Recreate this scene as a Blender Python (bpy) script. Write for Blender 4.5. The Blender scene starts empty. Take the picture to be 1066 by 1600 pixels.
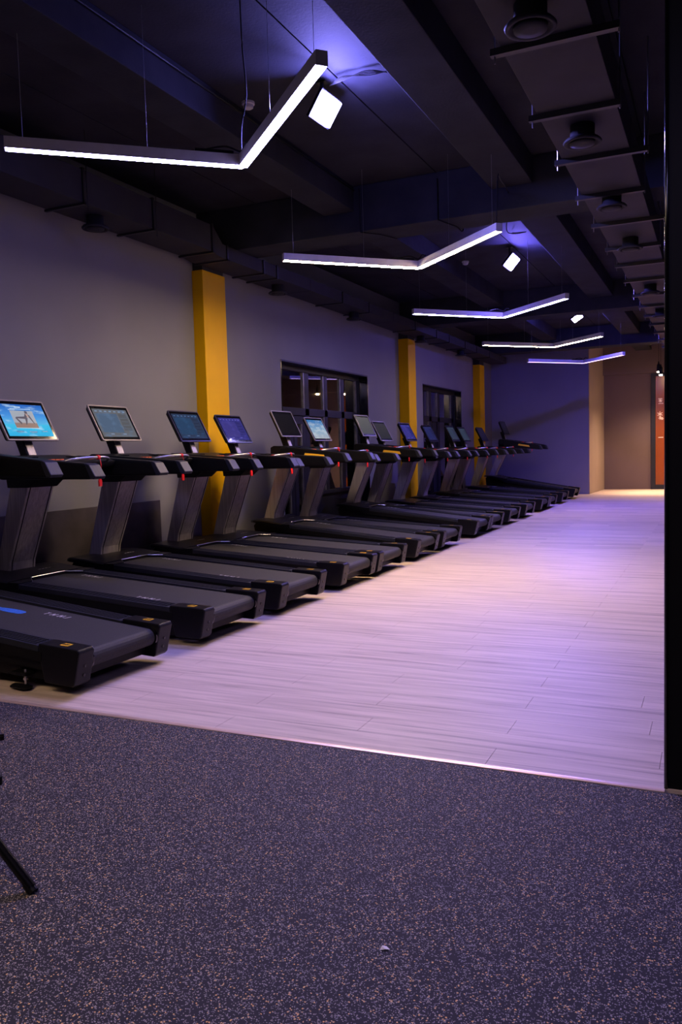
import bpy, bmesh, math, random
from mathutils import Vector, Matrix, Euler
random.seed(7)
SC = bpy.context.scene
COL = SC.collection
PI = math.pi

# ------------------------------------------------------------------ camera
yaw, pitch, roll = 0.4305, 0.0722, 0.0275
fw = Vector((-math.sin(yaw)*math.cos(pitch), math.cos(yaw)*math.cos(pitch), -math.sin(pitch)))
rt = Vector((math.cos(yaw), math.sin(yaw), 0))
dn = -rt.cross(fw)
rt2 = math.cos(roll)*rt + math.sin(roll)*dn
dn2 = -math.sin(roll)*rt + math.cos(roll)*dn
cd = bpy.data.cameras.new('camera')
cam = bpy.data.objects.new('camera', cd); COL.objects.link(cam)
cam.matrix_world = Matrix(((rt2.x, -dn2.x, -fw.x, 0), (rt2.y, -dn2.y, -fw.y, 0), (rt2.z, -dn2.z, -fw.z, 1.2), (0, 0, 0, 1)))
cd.sensor_fit = 'VERTICAL'; cd.sensor_height = 36; cd.sensor_width = 24
cd.lens = 1284/1600*36
cd.clip_start = 0.05; cd.clip_end = 100
SC.camera = cam

# ------------------------------------------------------------------ world, exposure
w = bpy.data.worlds.new('night'); SC.world = w; w.use_nodes = True
w.node_tree.nodes['Background'].inputs[0].default_value = (0.02, 0.02, 0.04, 1)
w.node_tree.nodes['Background'].inputs[1].default_value = 0.3
SC.view_settings.view_transform = 'Standard'; SC.view_settings.look = 'None'
SC.view_settings.exposure = 0.0; SC.view_settings.gamma = 1.0
SC.view_settings.use_curve_mapping = False
SC.cycles.max_bounces = 6; SC.cycles.diffuse_bounces = 4; SC.cycles.glossy_bounces = 3
SC.cycles.transparent_max_bounces = 8
SC.cycles.sample_clamp_indirect = 4.0
SC.cycles.use_denoising = True
SC.cycles.caustics_reflective = False; SC.cycles.caustics_refractive = False

# light levels (all lamps of the gym)
VIOLET = (0.46, 0.40, 1.0); WARM = (1.0, 0.72, 0.45); BLUE = (0.16, 0.13, 1.0); PURPLE = (0.42, 0.20, 1.0)
LED_POWER = {1: (VIOLET, 76), 2: (WARM, 270), 3: (VIOLET, 95), 4: (WARM, 85), 5: ((.68, .44, 1.0), 4.0)}
FLOOD = {0: ((0.26, 0.23, 1.0), 1100), 1: ((0.20, 0.15, 1.0), 850), 2: ((0.16, 0.12, 1.0), 2000)}
PENDANT = ((1.0, 0.66, 0.36), 260)

# ------------------------------------------------------------------ materials
def mat(name, col, rough=0.5, metal=0.0, noise=None, bump=None, spec=0.5, emit=None, coat=0):
    m = bpy.data.materials.new(name); m.use_nodes = True
    nt = m.node_tree; b = nt.nodes['Principled BSDF']
    b.inputs['Base Color'].default_value = (*col, 1); b.inputs['Roughness'].default_value = rough
    b.inputs['Metallic'].default_value = metal; b.inputs['Specular IOR Level'].default_value = spec
    b.inputs['Coat Weight'].default_value = coat
    if emit:
        b.inputs['Emission Color'].default_value = (*emit[0], 1); b.inputs['Emission Strength'].default_value = emit[1]
    geo = None
    if noise or bump:
        geo = nt.nodes.new('ShaderNodeNewGeometry')
    if noise:    # (scale xyz, amount)
        mp = nt.nodes.new('ShaderNodeMapping'); mp.inputs['Scale'].default_value = noise[0]
        n = nt.nodes.new('ShaderNodeTexNoise'); n.inputs['Scale'].default_value = 1; n.inputs['Detail'].default_value = 5
        r = nt.nodes.new('ShaderNodeMapRange'); r.inputs['From Min'].default_value = .3; r.inputs['From Max'].default_value = .7
        r.inputs['To Min'].default_value = 1-noise[1]; r.inputs['To Max'].default_value = 1+noise[1]
        mx = nt.nodes.new('ShaderNodeVectorMath'); mx.operation = 'SCALE'; mx.inputs[0].default_value = col
        nt.links.new(geo.outputs['Position'], mp.inputs['Vector']); nt.links.new(mp.outputs[0], n.inputs['Vector'])
        nt.links.new(n.outputs['Fac'], r.inputs['Value']); nt.links.new(r.outputs[0], mx.inputs['Scale'])
        nt.links.new(mx.outputs[0], b.inputs['Base Color'])
    if bump:     # (scale, strength, distance)
        n2 = nt.nodes.new('ShaderNodeTexNoise'); n2.inputs['Scale'].default_value = bump[0]; n2.inputs['Detail'].default_value = 3
        bp = nt.nodes.new('ShaderNodeBump'); bp.inputs['Strength'].default_value = bump[1]; bp.inputs['Distance'].default_value = bump[2]
        nt.links.new(geo.outputs['Position'], n2.inputs['Vector']); nt.links.new(n2.outputs['Fac'], bp.inputs['Height'])
        nt.links.new(bp.outputs[0], b.inputs['Normal'])
    return m

def wood_mat():
    m = bpy.data.materials.new('oak_plank'); m.use_nodes = True; nt = m.node_tree; N = nt.nodes; L = nt.links
    b = N['Principled BSDF']; b.inputs['Roughness'].default_value = 0.5; b.inputs['Specular IOR Level'].default_value = 0.28
    geo = N.new('ShaderNodeNewGeometry')
    off = N.new('ShaderNodeMath'); off.operation = 'MULTIPLY'; off.inputs[1].default_value = 40
    L.new(geo.outputs['Random Per Island'], off.inputs[0])
    cx = N.new('ShaderNodeCombineXYZ'); L.new(off.outputs[0], cx.inputs['Z'])
    add = N.new('ShaderNodeVectorMath'); add.operation = 'ADD'; L.new(geo.outputs['Position'], add.inputs[0]); L.new(cx.outputs[0], add.inputs[1])
    mp = N.new('ShaderNodeMapping'); mp.inputs['Scale'].default_value = (1.1, 22, 1); L.new(add.outputs[0], mp.inputs['Vector'])
    n1 = N.new('ShaderNodeTexNoise'); n1.inputs['Scale'].default_value = 1; n1.inputs['Detail'].default_value = 6; n1.inputs['Roughness'].default_value = .62
    n1.inputs['Distortion'].default_value = .5
    L.new(mp.outputs[0], n1.inputs['Vector'])
    cr = N.new('ShaderNodeValToRGB'); L.new(n1.outputs['Fac'], cr.inputs[0])
    e = cr.color_ramp.elements; e[0].position = .30; e[0].color = (.38, .285, .25, 1); e[1].position = .60; e[1].color = (.72, .585, .51, 1)
    k = e.new(.40); k.color = (.56, .445, .385, 1)
    # dark thin streaks
    mp2 = N.new('ShaderNodeMapping'); mp2.inputs['Scale'].default_value = (.9, 60, 1); L.new(add.outputs[0], mp2.inputs['Vector'])
    n2 = N.new('ShaderNodeTexNoise'); n2.inputs['Scale'].default_value = 1; n2.inputs['Detail'].default_value = 2
    L.new(mp2.outputs[0], n2.inputs['Vector'])
    mr = N.new('ShaderNodeMapRange'); mr.inputs['From Min'].default_value = .62; mr.inputs['From Max'].default_value = .72
    mr.inputs['To Min'].default_value = 1.0; mr.inputs['To Max'].default_value = .72; L.new(n2.outputs['Fac'], mr.inputs['Value'])
    pr_ = N.new('ShaderNodeMapRange'); pr_.inputs['To Min'].default_value = .88; pr_.inputs['To Max'].default_value = 1.06
    L.new(geo.outputs['Random Per Island'], pr_.inputs['Value'])
    mm = N.new('ShaderNodeMath'); mm.operation = 'MULTIPLY'; L.new(mr.outputs[0], mm.inputs[0]); L.new(pr_.outputs[0], mm.inputs[1])
    sc = N.new('ShaderNodeVectorMath'); sc.operation = 'SCALE'; L.new(cr.outputs[0], sc.inputs[0]); L.new(mm.outputs[0], sc.inputs['Scale'])
    L.new(sc.outputs[0], b.inputs['Base Color'])
    bp = N.new('ShaderNodeBump'); bp.inputs['Strength'].default_value = .15; bp.inputs['Distance'].default_value = .001
    L.new(n1.outputs['Fac'], bp.inputs['Height']); L.new(bp.outputs[0], b.inputs['Normal'])
    return m

def rubber_mat():
    m = bpy.data.materials.new('speckled_rubber'); m.use_nodes = True; nt = m.node_tree; N = nt.nodes; L = nt.links
    b = N['Principled BSDF']; b.inputs['Roughness'].default_value = .75; b.inputs['Specular IOR Level'].default_value = .3
    geo = N.new('ShaderNodeNewGeometry')
    dis = N.new('ShaderNodeTexNoise'); dis.inputs['Scale'].default_value = 160; dis.inputs['Detail'].default_value = 1
    L.new(geo.outputs['Position'], dis.inputs['Vector'])
    ds = N.new('ShaderNodeVectorMath'); ds.operation = 'SCALE'; ds.inputs['Scale'].default_value = .004; L.new(dis.outputs['Color'], ds.inputs[0])
    add = N.new('ShaderNodeVectorMath'); add.operation = 'ADD'; L.new(geo.outputs['Position'], add.inputs[0]); L.new(ds.outputs[0], add.inputs[1])
    base = (.016, .016, .024, 1); prev = None
    for (scale, thr, c1, c2) in ((240, .86, (.42, .36, .32, 1), (.24, .23, .28, 1)), (330, .84, (.22, .21, .27, 1), (.36, .33, .32, 1)), (200, .94, (.85, .48, .16, 1), (.70, .50, .26, 1))):
        v = N.new('ShaderNodeTexVoronoi'); v.voronoi_dimensions = '2D'; v.inputs['Scale'].default_value = scale; v.inputs['Randomness'].default_value = 1
        L.new(add.outputs[0], v.inputs['Vector'])
        sep = N.new('ShaderNodeSeparateColor'); L.new(v.outputs['Color'], sep.inputs[0])
        th = N.new('ShaderNodeMath'); th.operation = 'GREATER_THAN'; th.inputs[1].default_value = thr; L.new(sep.outputs[0], th.inputs[0])
        dt = N.new('ShaderNodeMath'); dt.operation = 'LESS_THAN'; dt.inputs[1].default_value = .42; L.new(v.outputs['Distance'], dt.inputs[0])
        an = N.new('ShaderNodeMath'); an.operation = 'MULTIPLY'; L.new(th.outputs[0], an.inputs[0]); L.new(dt.outputs[0], an.inputs[1])
        cm = N.new('ShaderNodeMix'); cm.data_type = 'RGBA'; cm.inputs['A'].default_value = c1; cm.inputs['B'].default_value = c2
        L.new(sep.outputs[1], cm.inputs['Factor'])
        mx = N.new('ShaderNodeMix'); mx.data_type = 'RGBA'; mx.inputs['A'].default_value = base
        if prev: L.new(prev.outputs['Result'], mx.inputs['A'])
        L.new(an.outputs[0], mx.inputs['Factor']); L.new(cm.outputs['Result'], mx.inputs['B']); prev = mx
    L.new(prev.outputs['Result'], b.inputs['Base Color'])
    n = N.new('ShaderNodeTexNoise'); n.inputs['Scale'].default_value = 220; L.new(geo.outputs['Position'], n.inputs['Vector'])
    bp = N.new('ShaderNodeBump'); bp.inputs['Strength'].default_value = .4; bp.inputs['Distance'].default_value = .001
    L.new(n.outputs['Fac'], bp.inputs['Height']); L.new(bp.outputs[0], b.inputs['Normal'])
    return m

def glass_mat():
    m = bpy.data.materials.new('window_glass'); m.use_nodes = True; nt = m.node_tree; N = nt.nodes; L = nt.links
    N.remove(N['Principled BSDF']); out = N['Material Output']
    t = N.new('ShaderNodeBsdfTransparent'); t.inputs[0].default_value = (.75, .72, .72, 1)
    g = N.new('ShaderNodeBsdfGlossy'); g.inputs['Roughness'].default_value = .02
    f = N.new('ShaderNodeFresnel'); f.inputs[0].default_value = 1.5
    mr = N.new('ShaderNodeMath'); mr.operation = 'MULTIPLY'; mr.inputs[1].default_value = 3.2; L.new(f.outputs[0], mr.inputs[0])
    mx = N.new('ShaderNodeMixShader'); L.new(mr.outputs[0], mx.inputs[0]); L.new(t.outputs[0], mx.inputs[1]); L.new(g.outputs[0], mx.inputs[2])
    L.new(mx.outputs[0], out.inputs[0]); return m

def emis(name, col, strength):
    return mat(name, (0.05, 0.05, 0.05), .4, emit=(col, strength))

def display_mat(name, kind):
    """screen pictures: a lit panel with blocks laid out in the panel's own UV space"""
    m = bpy.data.materials.new(name); m.use_nodes = True; nt = m.node_tree; N = nt.nodes; L = nt.links
    b = N['Principled BSDF']; b.inputs['Base Color'].default_value = (.01, .01, .012, 1); b.inputs['Roughness'].default_value = .04
    b.inputs['Specular IOR Level'].default_value = .6
    uv = N.new('ShaderNodeTexCoord'); sp = N.new('ShaderNodeSeparateXYZ'); L.new(uv.outputs['UV'], sp.inputs[0])
    def band(s, a, c):
        g = N.new('ShaderNodeMath'); g.operation = 'GREATER_THAN'; g.inputs[1].default_value = a; L.new(s, g.inputs[0])
        l = N.new('ShaderNodeMath'); l.operation = 'LESS_THAN'; l.inputs[1].default_value = c; L.new(s, l.inputs[0])
        p = N.new('ShaderNodeMath'); p.operation = 'MULTIPLY'; L.new(g.outputs[0], p.inputs[0]); L.new(l.outputs[0], p.inputs[1]); return p.outputs[0]
    def rect(x0, y0, x1, y1):
        p = N.new('ShaderNodeMath'); p.operation = 'MULTIPLY'; L.new(band(sp.outputs['X'], x0, x1), p.inputs[0]); L.new(band(sp.outputs['Y'], y0, y1), p.inputs[1]); return p.outputs[0]
    def over(prev, mask, col, amt=1.0):
        mx = N.new('ShaderNodeMix'); mx.data_type = 'RGBA'
        if amt < 1:
            q = N.new('ShaderNodeMath'); q.operation = 'MULTIPLY'; q.inputs[1].default_value = amt; L.new(mask, q.inputs[0]); mask = q.outputs[0]
        L.new(mask, mx.inputs['Factor']); L.new(prev, mx.inputs['A']); mx.inputs['B'].default_value = (*col, 1); return mx.outputs['Result']
    def grad(stops):
        cr = N.new('ShaderNodeValToRGB'); L.new(sp.outputs['Y'], cr.inputs[0]); e = cr.color_ramp.elements
        e[0].position = stops[0][0]; e[0].color = (*stops[0][1], 1); e[1].position = stops[-1][0]; e[1].color = (*stops[-1][1], 1)
        for p, c in stops[1:-1]: k = e.new(p); k.color = (*c, 1)
        return cr.outputs[0]
    def clouds(prev, col, lo, hi, sc=(3, 6, 1), seed=0.0):
        mp = N.new('ShaderNodeMapping'); mp.inputs['Scale'].default_value = sc; mp.inputs['Location'].default_value = (seed, seed, 0); L.new(uv.outputs['UV'], mp.inputs['Vector'])
        n = N.new('ShaderNodeTexNoise'); n.inputs['Scale'].default_value = 1; n.inputs['Detail'].default_value = 5; L.new(mp.outputs[0], n.inputs['Vector'])
        r = N.new('ShaderNodeMapRange'); r.inputs['From Min'].default_value = lo; r.inputs['From Max'].default_value = hi; L.new(n.outputs['Fac'], r.inputs['Value'])
        return over(prev, r.outputs[0], col)
    if kind == 'photo':
        c = grad([(0, (.03, .42, .75)), (.36, (.05, .50, .80)), (.38, (.10, .45, .78)), (.65, (.06, .28, .72)), (1, (.02, .12, .50))])
        c = clouds(c, (.55, .78, .92), .52, .78)
        st = 1.0
    elif kind == 'sky':
        c = grad([(0, (.45, .50, .58)), (.45, (.30, .48, .68)), (1, (.03, .20, .55))]); c = clouds(c, (.7, .75, .8), .48, .8, seed=3.0)
        c = over(c, rect(.40, .55, .62, .60), (.85, .9, .95), .6); c = over(c, rect(.42, .47, .60, .50), (.85, .9, .95), .5); st = .8
    elif kind in ('map', 'teal', 'blue', 'navy', 'slate'):
        cc = {'map': ((.13, .135, .15), (.075, .125, .21), .9), 'teal': ((.018, .035, .085), (.012, .05, .125), .9), 'blue': ((.025, .025, .20), (.04, .035, .23), .9),
              'navy': ((.010, .012, .07), (.012, .018, .10), .9), 'slate': ((.022, .032, .048), (.025, .042, .06), .8)}[kind]
        c = grad([(0, cc[0]), (1, cc[0])]); c = over(c, rect(.06, .16, .66, .84), cc[1], .9)
        c = clouds(c, tuple(v*1.5 for v in cc[1]), .5, .8, (5, 4, 1), 1.3)
        lt = tuple(min(1, v*2.6+.05) for v in cc[1])
        for i in range(7): c = over(c, rect(.06+i*.135, .90, .06+i*.135+.07, .94), lt, .7)
        c = over(c, rect(.70, .24, .94, .84), tuple(v*.6 for v in cc[0]), .6)
        for i in range(4): c = over(c, rect(.72, .30+i*.13, .92, .31+i*.13), lt, .3)
        c = over(c, rect(.04, .045, .96, .055), lt, .3)
        c = over(c, rect(.24, .08, .34, .13), lt, .5); c = over(c, rect(.60, .08, .70, .13), lt, .5)
        st = cc[2]
    elif kind == 'pale':
        c = grad([(0, (.09, .09, .10)), (1, (.13, .125, .13))]); st = .8  # glare on the glass put into the screen's own glow
    elif kind == 'grey':
        c = grad([(0, (.035, .035, .045)), (1, (.055, .05, .06))]); st = .7
    else:
        c = grad([(0, (.004, .004, .007)), (1, (.006, .006, .01))]); st = .5
    L.new(c, b.inputs['Emission Color']); b.inputs['Emission Strength'].default_value = st
    return m

M = {}
M['wood'] = wood_mat(); M['rubber'] = rubber_mat(); M['glass'] = glass_mat()
M['subfloor'] = mat('subfloor', (.03, .028, .03), .9, noise=((3, 3, 3), .1))
M['wall'] = mat('grey_wall_paint', (.215, .213, .232), .7, spec=.2, noise=((1.3, 1.3, 1.3), .05), bump=(90, .25, .002))  # grey with a little blue ambient light put into the colour
M['wall_far'] = mat('far_wall_violet_tint', (.22, .22, .32), .7, noise=((1.3, 1.3, 1.3), .05), bump=(90, .25, .002))  # wall grey tinted to carry some of the violet floodlight
M['ceil'] = mat('dark_ceiling_paint', (.029, .030, .040), .8, spec=.08, noise=((2.5, 2.5, 2.5), .25), bump=(60, .4, .004))  # bluish cast stands in for blue ambient light
M['beam'] = mat('dark_beam_paint', (.029, .031, .042), .8, spec=.08, noise=((3, 3, 3), .22), bump=(50, .5, .004))  # blue ambient light mixed into the beam colour too
M['duct'] = mat('dark_duct_paint', (.033, .033, .042), .6, spec=.12, noise=((4, 4, 4), .12), bump=(120, .2, .001))  # same ambient blue worked into the duct colour
M['duct_trim'] = mat('black_duct_band', (.012, .012, .016), .5, noise=((4, 4, 4), .1))
M['orange'] = mat('orange_column_paint', (.78, .44, .0), .6, spec=.15, noise=((2, 2, 2), .06), bump=(80, .2, .002))
M['black'] = mat('black_plastic', (.004, .004, .005), .45, bump=(400, .15, .0006), spec=.22)
M['black_gloss'] = mat('black_gloss', (.004, .004, .005), .12, noise=((5, 5, 5), .05))
M['deck'] = mat('black_deck_plastic', (.005, .005, .008), .36, spec=.22, bump=(300, .2, .0008))
M['belt'] = mat('black_running_belt', (.034, .033, .035), .65, spec=.3, noise=((200, 200, 200), .3), bump=(500, .5, .0008))
M['rail'] = mat('ribbed_foot_rail', (.016, .018, .032), .5, spec=.3, noise=((6, 90, 6), .2))
M['steel'] = mat('brushed_aluminium', (.40, .37, .39), .5, .45, noise=((60, 60, 3), .22), bump=(150, .2, .0006))
M['silver'] = mat('silver_trim', (.55, .54, .56), .28, .9, noise=((50, 50, 50), .08))
M['bezel_light'] = mat('champagne_bezel', (.27, .245, .235), .5, .3, noise=((40, 40, 40), .08))
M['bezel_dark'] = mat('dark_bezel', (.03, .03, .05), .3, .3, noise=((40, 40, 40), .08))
M['frame'] = mat('dark_window_frame', (.018, .019, .030), .5, .0, spec=.25, noise=((8, 8, 8), .1))
M['pane_glint'] = mat('grey_pane_glint', (.22, .22, .23), .4, .5, noise=((30, 30, 9), .4))  # pale strips painted for the reveal's reflection at the pane edges
M['yellow'] = mat('yellow_sticker', (.95, .55, .03), .4, noise=((90, 90, 90), .1))
M['print'] = mat('grey_print', (.62, .60, .62), .5, noise=((300, 300, 300), .25))
M['red'] = mat('red_plastic', (.85, .02, .02), .35, noise=((60, 60, 60), .08))
M['amber'] = mat('amber_button', (.75, .16, .05), .4, noise=((60, 60, 60), .1), emit=((1, .18, .06), .12))
M['blue_print'] = mat('blue_sole_print', (.03, .16, .62), .55, noise=((90, 160, 90), .45))
M['alu'] = mat('lamp_housing', (.52, .50, .56), .5, .2, noise=((20, 20, 20), .05))
M['white_plastic'] = mat('white_plastic', (.60, .58, .58), .45, noise=((20, 20, 20), .05))
M['panel'] = mat('dark_wall_board', (.050, .040, .042), .55, noise=((5, 5, 5), .3), bump=(30, .3, .002))
M['wire'] = mat('thin_steel_wire', (.25, .24, .27), .35, .8, noise=((50, 50, 50), .05))
M['trim_gold'] = mat('threshold_metal', (.80, .60, .46), .35, .55, noise=((3, 90, 3), .08))
M['back_room'] = mat('brown_back_room', (.16, .085, .07), .8, noise=((2, 2, 2), .35))
M['orange_door'] = mat('orange_glass_panel', (.22, .048, .003), .25, noise=((2, 2, 2), .1), emit=((1, .16, .01), .03))  # faint glow put into the panel itself, which is no lamp
M['door_print'] = mat('pale_door_print', (.8, .6, .5), .5, noise=((9, 9, 9), .1), emit=((1, .6, .4), .2))  # print brightened by a glow of its own
M['photo_sky'] = emis('picture_sky', (.30, .36, .42), .9); M['photo_ground'] = emis('picture_ground', (.22, .13, .09), .8)
M['photo_body'] = emis('picture_figure', (.015, .02, .05), .8); M['photo_white'] = emis('picture_caption', (.65, .85, .95), .9)
M['photo_skin'] = emis('picture_skin', (.45, .30, .25), .8); M['photo_button'] = emis('picture_button', (.03, .22, .45), .8)
M['tube'] = mat('black_tube_steel', (.006, .006, .008), .18, .3, noise=((20, 20, 20), .05))
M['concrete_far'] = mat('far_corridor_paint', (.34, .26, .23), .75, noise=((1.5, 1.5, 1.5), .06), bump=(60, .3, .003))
M['corridor_end'] = mat('corridor_end_dimmed', (.125, .085, .09), .75, noise=((1.5, 1.5, 1.5), .06), bump=(60, .3, .003))  # corridor colour darkened in place of weaker pendant light on these faces
M['paper'] = mat('white_scrap', (.8, .78, .82), .6, noise=((90, 90, 90), .05))

# ------------------------------------------------------------------ mesh helpers
def box(bm, x0, x1, y0, y1, z0, z1, mtx=None, bev=0):
    vs = [bm.verts.new((x, y, z)) for x in (x0, x1) for y in (y0, y1) for z in (z0, z1)]
    fs = []
    for q in ((0, 1, 3, 2), (4, 6, 7, 5), (0, 4, 5, 1), (2, 3, 7, 6), (0, 2, 6, 4), (1, 5, 7, 3)):
        fs.append(bm.faces.new([vs[i] for i in q]))
    if bev:
        es = set(e for f in fs for e in f.edges)
        r = bmesh.ops.bevel(bm, geom=list(es), offset=bev, segments=2, affect='EDGES', profile=.6)
        vs = list({v for f in r['faces'] for v in f.verts} | {v for v in vs if v.is_valid})
    if mtx is not None:
        bmesh.ops.transform(bm, matrix=mtx, verts=[v for v in vs if v.is_valid])
    return vs
def prism(bm, prof, y0, y1, axis='y', bev=0, mtx=None):
    """prof: closed list of (a,b); extruded along axis. axis y: (x,z); axis z: (x,y); axis x: (y,z)"""
    def P(a, b, t):
        return {'y': (a, t, b), 'z': (a, b, t), 'x': (t, a, b)}[axis]
    v0 = [bm.verts.new(P(a, b, y0)) for a, b in prof]; v1 = [bm.verts.new(P(a, b, y1)) for a, b in prof]
    n = len(prof); fs = [bm.faces.new(v0[::-1]), bm.faces.new(v1)]
    for i in range(n): fs.append(bm.faces.new((v0[i], v0[(i+1) % n], v1[(i+1) % n], v1[i])))
    bmesh.ops.recalc_face_normals(bm, faces=fs)
    vs = v0+v1
    if bev:
        es = [e for e in set(e for f in fs for e in f.edges) if len(e.link_faces) == 2 and e.calc_face_angle(0) > .35]
        r = bmesh.ops.bevel(bm, geom=es, offset=bev, segments=2, affect='EDGES', profile=.6)
        vs = list({v for f in r['faces'] for v in f.verts} | {v for v in vs if v.is_valid})
    if mtx is not None: bmesh.ops.transform(bm, matrix=mtx, verts=[v for v in vs if v.is_valid])
def cyl(bm, a, b, r, n=12, r2=None):
    a = Vector(a); b = Vector(b); d = b-a; q = d.to_track_quat('Z', 'Y').to_matrix().to_4x4()
    m = Matrix.Translation((a+b)/2) @ q
    bmesh.ops.create_cone(bm, cap_ends=True, segments=n, radius1=r, radius2=r if r2 is None else r2, depth=d.length, matrix=m)
def tube(bm, pts, r, n=6):
    pts = [Vector(p) for p in pts]; rings = []
    for i, p in enumerate(pts):
        d = (pts[min(i+1, len(pts)-1)]-pts[max(i-1, 0)]).normalized()
        up = Vector((0, 0, 1)) if abs(d.z) < .9 else Vector((1, 0, 0))
        s = d.cross(up).normalized(); t = s.cross(d)
        rings.append([bm.verts.new(p+r*(math.cos(2*PI*k/n)*s+math.sin(2*PI*k/n)*t)) for k in range(n)])
    for i in range(len(rings)-1):
        for k in range(n): bm.faces.new((rings[i][k], rings[i][(k+1) % n], rings[i+1][(k+1) % n], rings[i+1][k]))
    bm.faces.new(rings[0][::-1]); bm.faces.new(rings[-1])
def lathe(bm, prof, c, n=24):
    rings = [[bm.verts.new((c[0]+r*math.cos(2*PI*k/n), c[1]+r*math.sin(2*PI*k/n), c[2]+z)) for k in range(n)] for r, z in prof]
    for i in range(len(rings)-1):
        for k in range(n): bm.faces.new((rings[i][k], rings[i][(k+1) % n], rings[i+1][(k+1) % n], rings[i+1][k]))
    bm.faces.new(rings[0][::-1]); bm.faces.new(rings[-1])
def spline(pts, n=8):
    out = []; P = [Vector(p) for p in pts]
    for i in range(len(P)-1):
        p0 = P[max(i-1, 0)]; p1 = P[i]; p2 = P[i+1]; p3 = P[min(i+2, len(P)-1)]
        for k in range(n):
            t = k/n; out.append(.5*((2*p1)+(p2-p0)*t+(2*p0-5*p1+4*p2-p3)*t*t+(3*p1-p0-3*p2+p3)*t**3))
    out.append(P[-1]); return out
def mk(name, bm, m, parent=None, smooth=False):
    bmesh.ops.recalc_face_normals(bm, faces=bm.faces)
    me = bpy.data.meshes.new(name); bm.to_mesh(me); bm.free()
    if smooth:
        for p in me.polygons: p.use_smooth = True
    me.materials.append(m); o = bpy.data.objects.new(name, me); COL.objects.link(o)
    if parent: o.parent = parent
    return o
def part(name, m, parent, fn, smooth=False):
    bm = bmesh.new(); fn(bm); return mk(name, bm, m, parent, smooth)
def thing(name, label, cat, loc=(0, 0, 0), group=None, rot=(0, 0, 0)):
    o = bpy.data.objects.new(name, None); COL.objects.link(o); o.location = loc; o.rotation_euler = rot
    o.empty_display_size = .1; return tag(o, label, cat, group)
def tag(o, label, cat, group=None):
    o['label'] = label; o['category'] = cat
    if group: o['group'] = group
    return o
def struct(o, label=None, cat=None):
    o['kind'] = 'structure'
    if label: o['label'] = label
    if cat: o['category'] = cat
    return o

# ------------------------------------------------------------------ floor
XW = -5.33; XR = 3.0; YB = -3.0; YE = 23.4; ZC = 3.92; YS = 2.97
fl = struct(part('floor', M['subfloor'], None, lambda b: box(b, XW-.2, XR+.2, YB-.2, YE+.3, -.2, -.012)), 'pale oak plank floor meeting dark speckled rubber flooring', 'floor')
part('rubber_sheet', M['rubber'], fl, lambda b: box(b, XW, XR, YB, YS-.012, -.012, .0))
part('threshold_strip', M['trim_gold'], fl, lambda b: prism(b, [(YS-.016, -.01), (YS-.014, .003), (YS-.004, .005), (YS+.010, .005), (YS+.018, .001), (YS+.018, -.01)], XW, -.16, axis='x'))
PW = .1835; PL = 1.22
plank_mesh = {}
def plank_bm(b, x0, x1, y0):
    box(b, x0+.0009, x1-.0009, y0+.0007, y0+PW-.0007, -.012, .0)
rest = bmesh.new(); cnt = 0
rows = int((YE-YS-.018)/PW)+1
for r in range(rows):
    y0 = YS+.018+r*PW
    ph = (-.80 if (r % 2) == 0 else -.80+.5*PL+.06*((r*7) % 5-2)) % PL
    x = XW + ((ph-XW) % PL) - PL
    while x < XR:
        a, c = max(x, XW), min(x+PL, XR)
        if c-a > .02:
            if r < 38 and cnt < 300:
                key = round(c-a, 4)
                if key not in plank_mesh:
                    b = bmesh.new(); plank_bm(b, 0, c-a, 0); me = bpy.data.meshes.new('plank'); b.to_mesh(me); b.free(); me.materials.append(M['wood']); plank_mesh[key] = me
                o = bpy.data.objects.new('plank', plank_mesh[key]); o.location = (a, y0, 0); COL.objects.link(o); o.parent = fl; cnt += 1
            else:
                plank_bm(rest, a, c, y0)
        x += PL
o = mk('planking', rest, M['wood'], fl); o['kind'] = 'stuff'

# ------------------------------------------------------------------ walls
W1 = (9.79, 12.81, 2.47); W2 = (15.65, 18.35, 2.52)
def wl(b):
    box(b, XW-.25, XW, YB, W1[0], 0, ZC); box(b, XW-.25, XW, W1[1], W2[0], 0, ZC); box(b, XW-.25, XW, W2[1], 21.3, 0, ZC)
    box(b, XW-.25, XW, W1[0], W1[1], W1[2], ZC); box(b, XW-.25, XW, W2[0], W2[1], W2[2], ZC)
struct(part('wall_left', M['wall'], None, wl), 'grey painted left wall behind the treadmills', 'wall')
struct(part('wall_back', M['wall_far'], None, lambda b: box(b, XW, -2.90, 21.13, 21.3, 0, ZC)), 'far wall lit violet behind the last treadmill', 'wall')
struct(part('wall_return', M['concrete_far'], None, lambda b: prism(b, [(-2.90, 21.1301), (-2.90, 21.3), (-2.93, 23.35), (-2.80, 23.35), (-2.885, 21.1301)], 0, ZC, axis='z')), 'narrow warm lit return wall leading into the corridor', 'wall')
struct(part('wall_corridor', M['corridor_end'], None, lambda b: box(b, -2.95, XR, 23.35, 23.5, 0, ZC)), 'corridor end wall beside the orange door', 'wall')
struct(part('wall_header', M['corridor_end'], None, lambda b: box(b, -2.81, XR, 23.19, 23.35, 3.07, ZC)), 'header above the corridor end wall', 'wall')
struct(part('wall_right', M['ceil'], None, lambda b: box(b, XR, XR+.2, YB, YE, 0, ZC)), 'right wall', 'wall')
struct(part('wall_front', M['ceil'], None, lambda b: box(b, XW-.2, XR+.2, YB-.2, YB, 0, ZC)), 'wall behind the viewer', 'wall')

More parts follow.
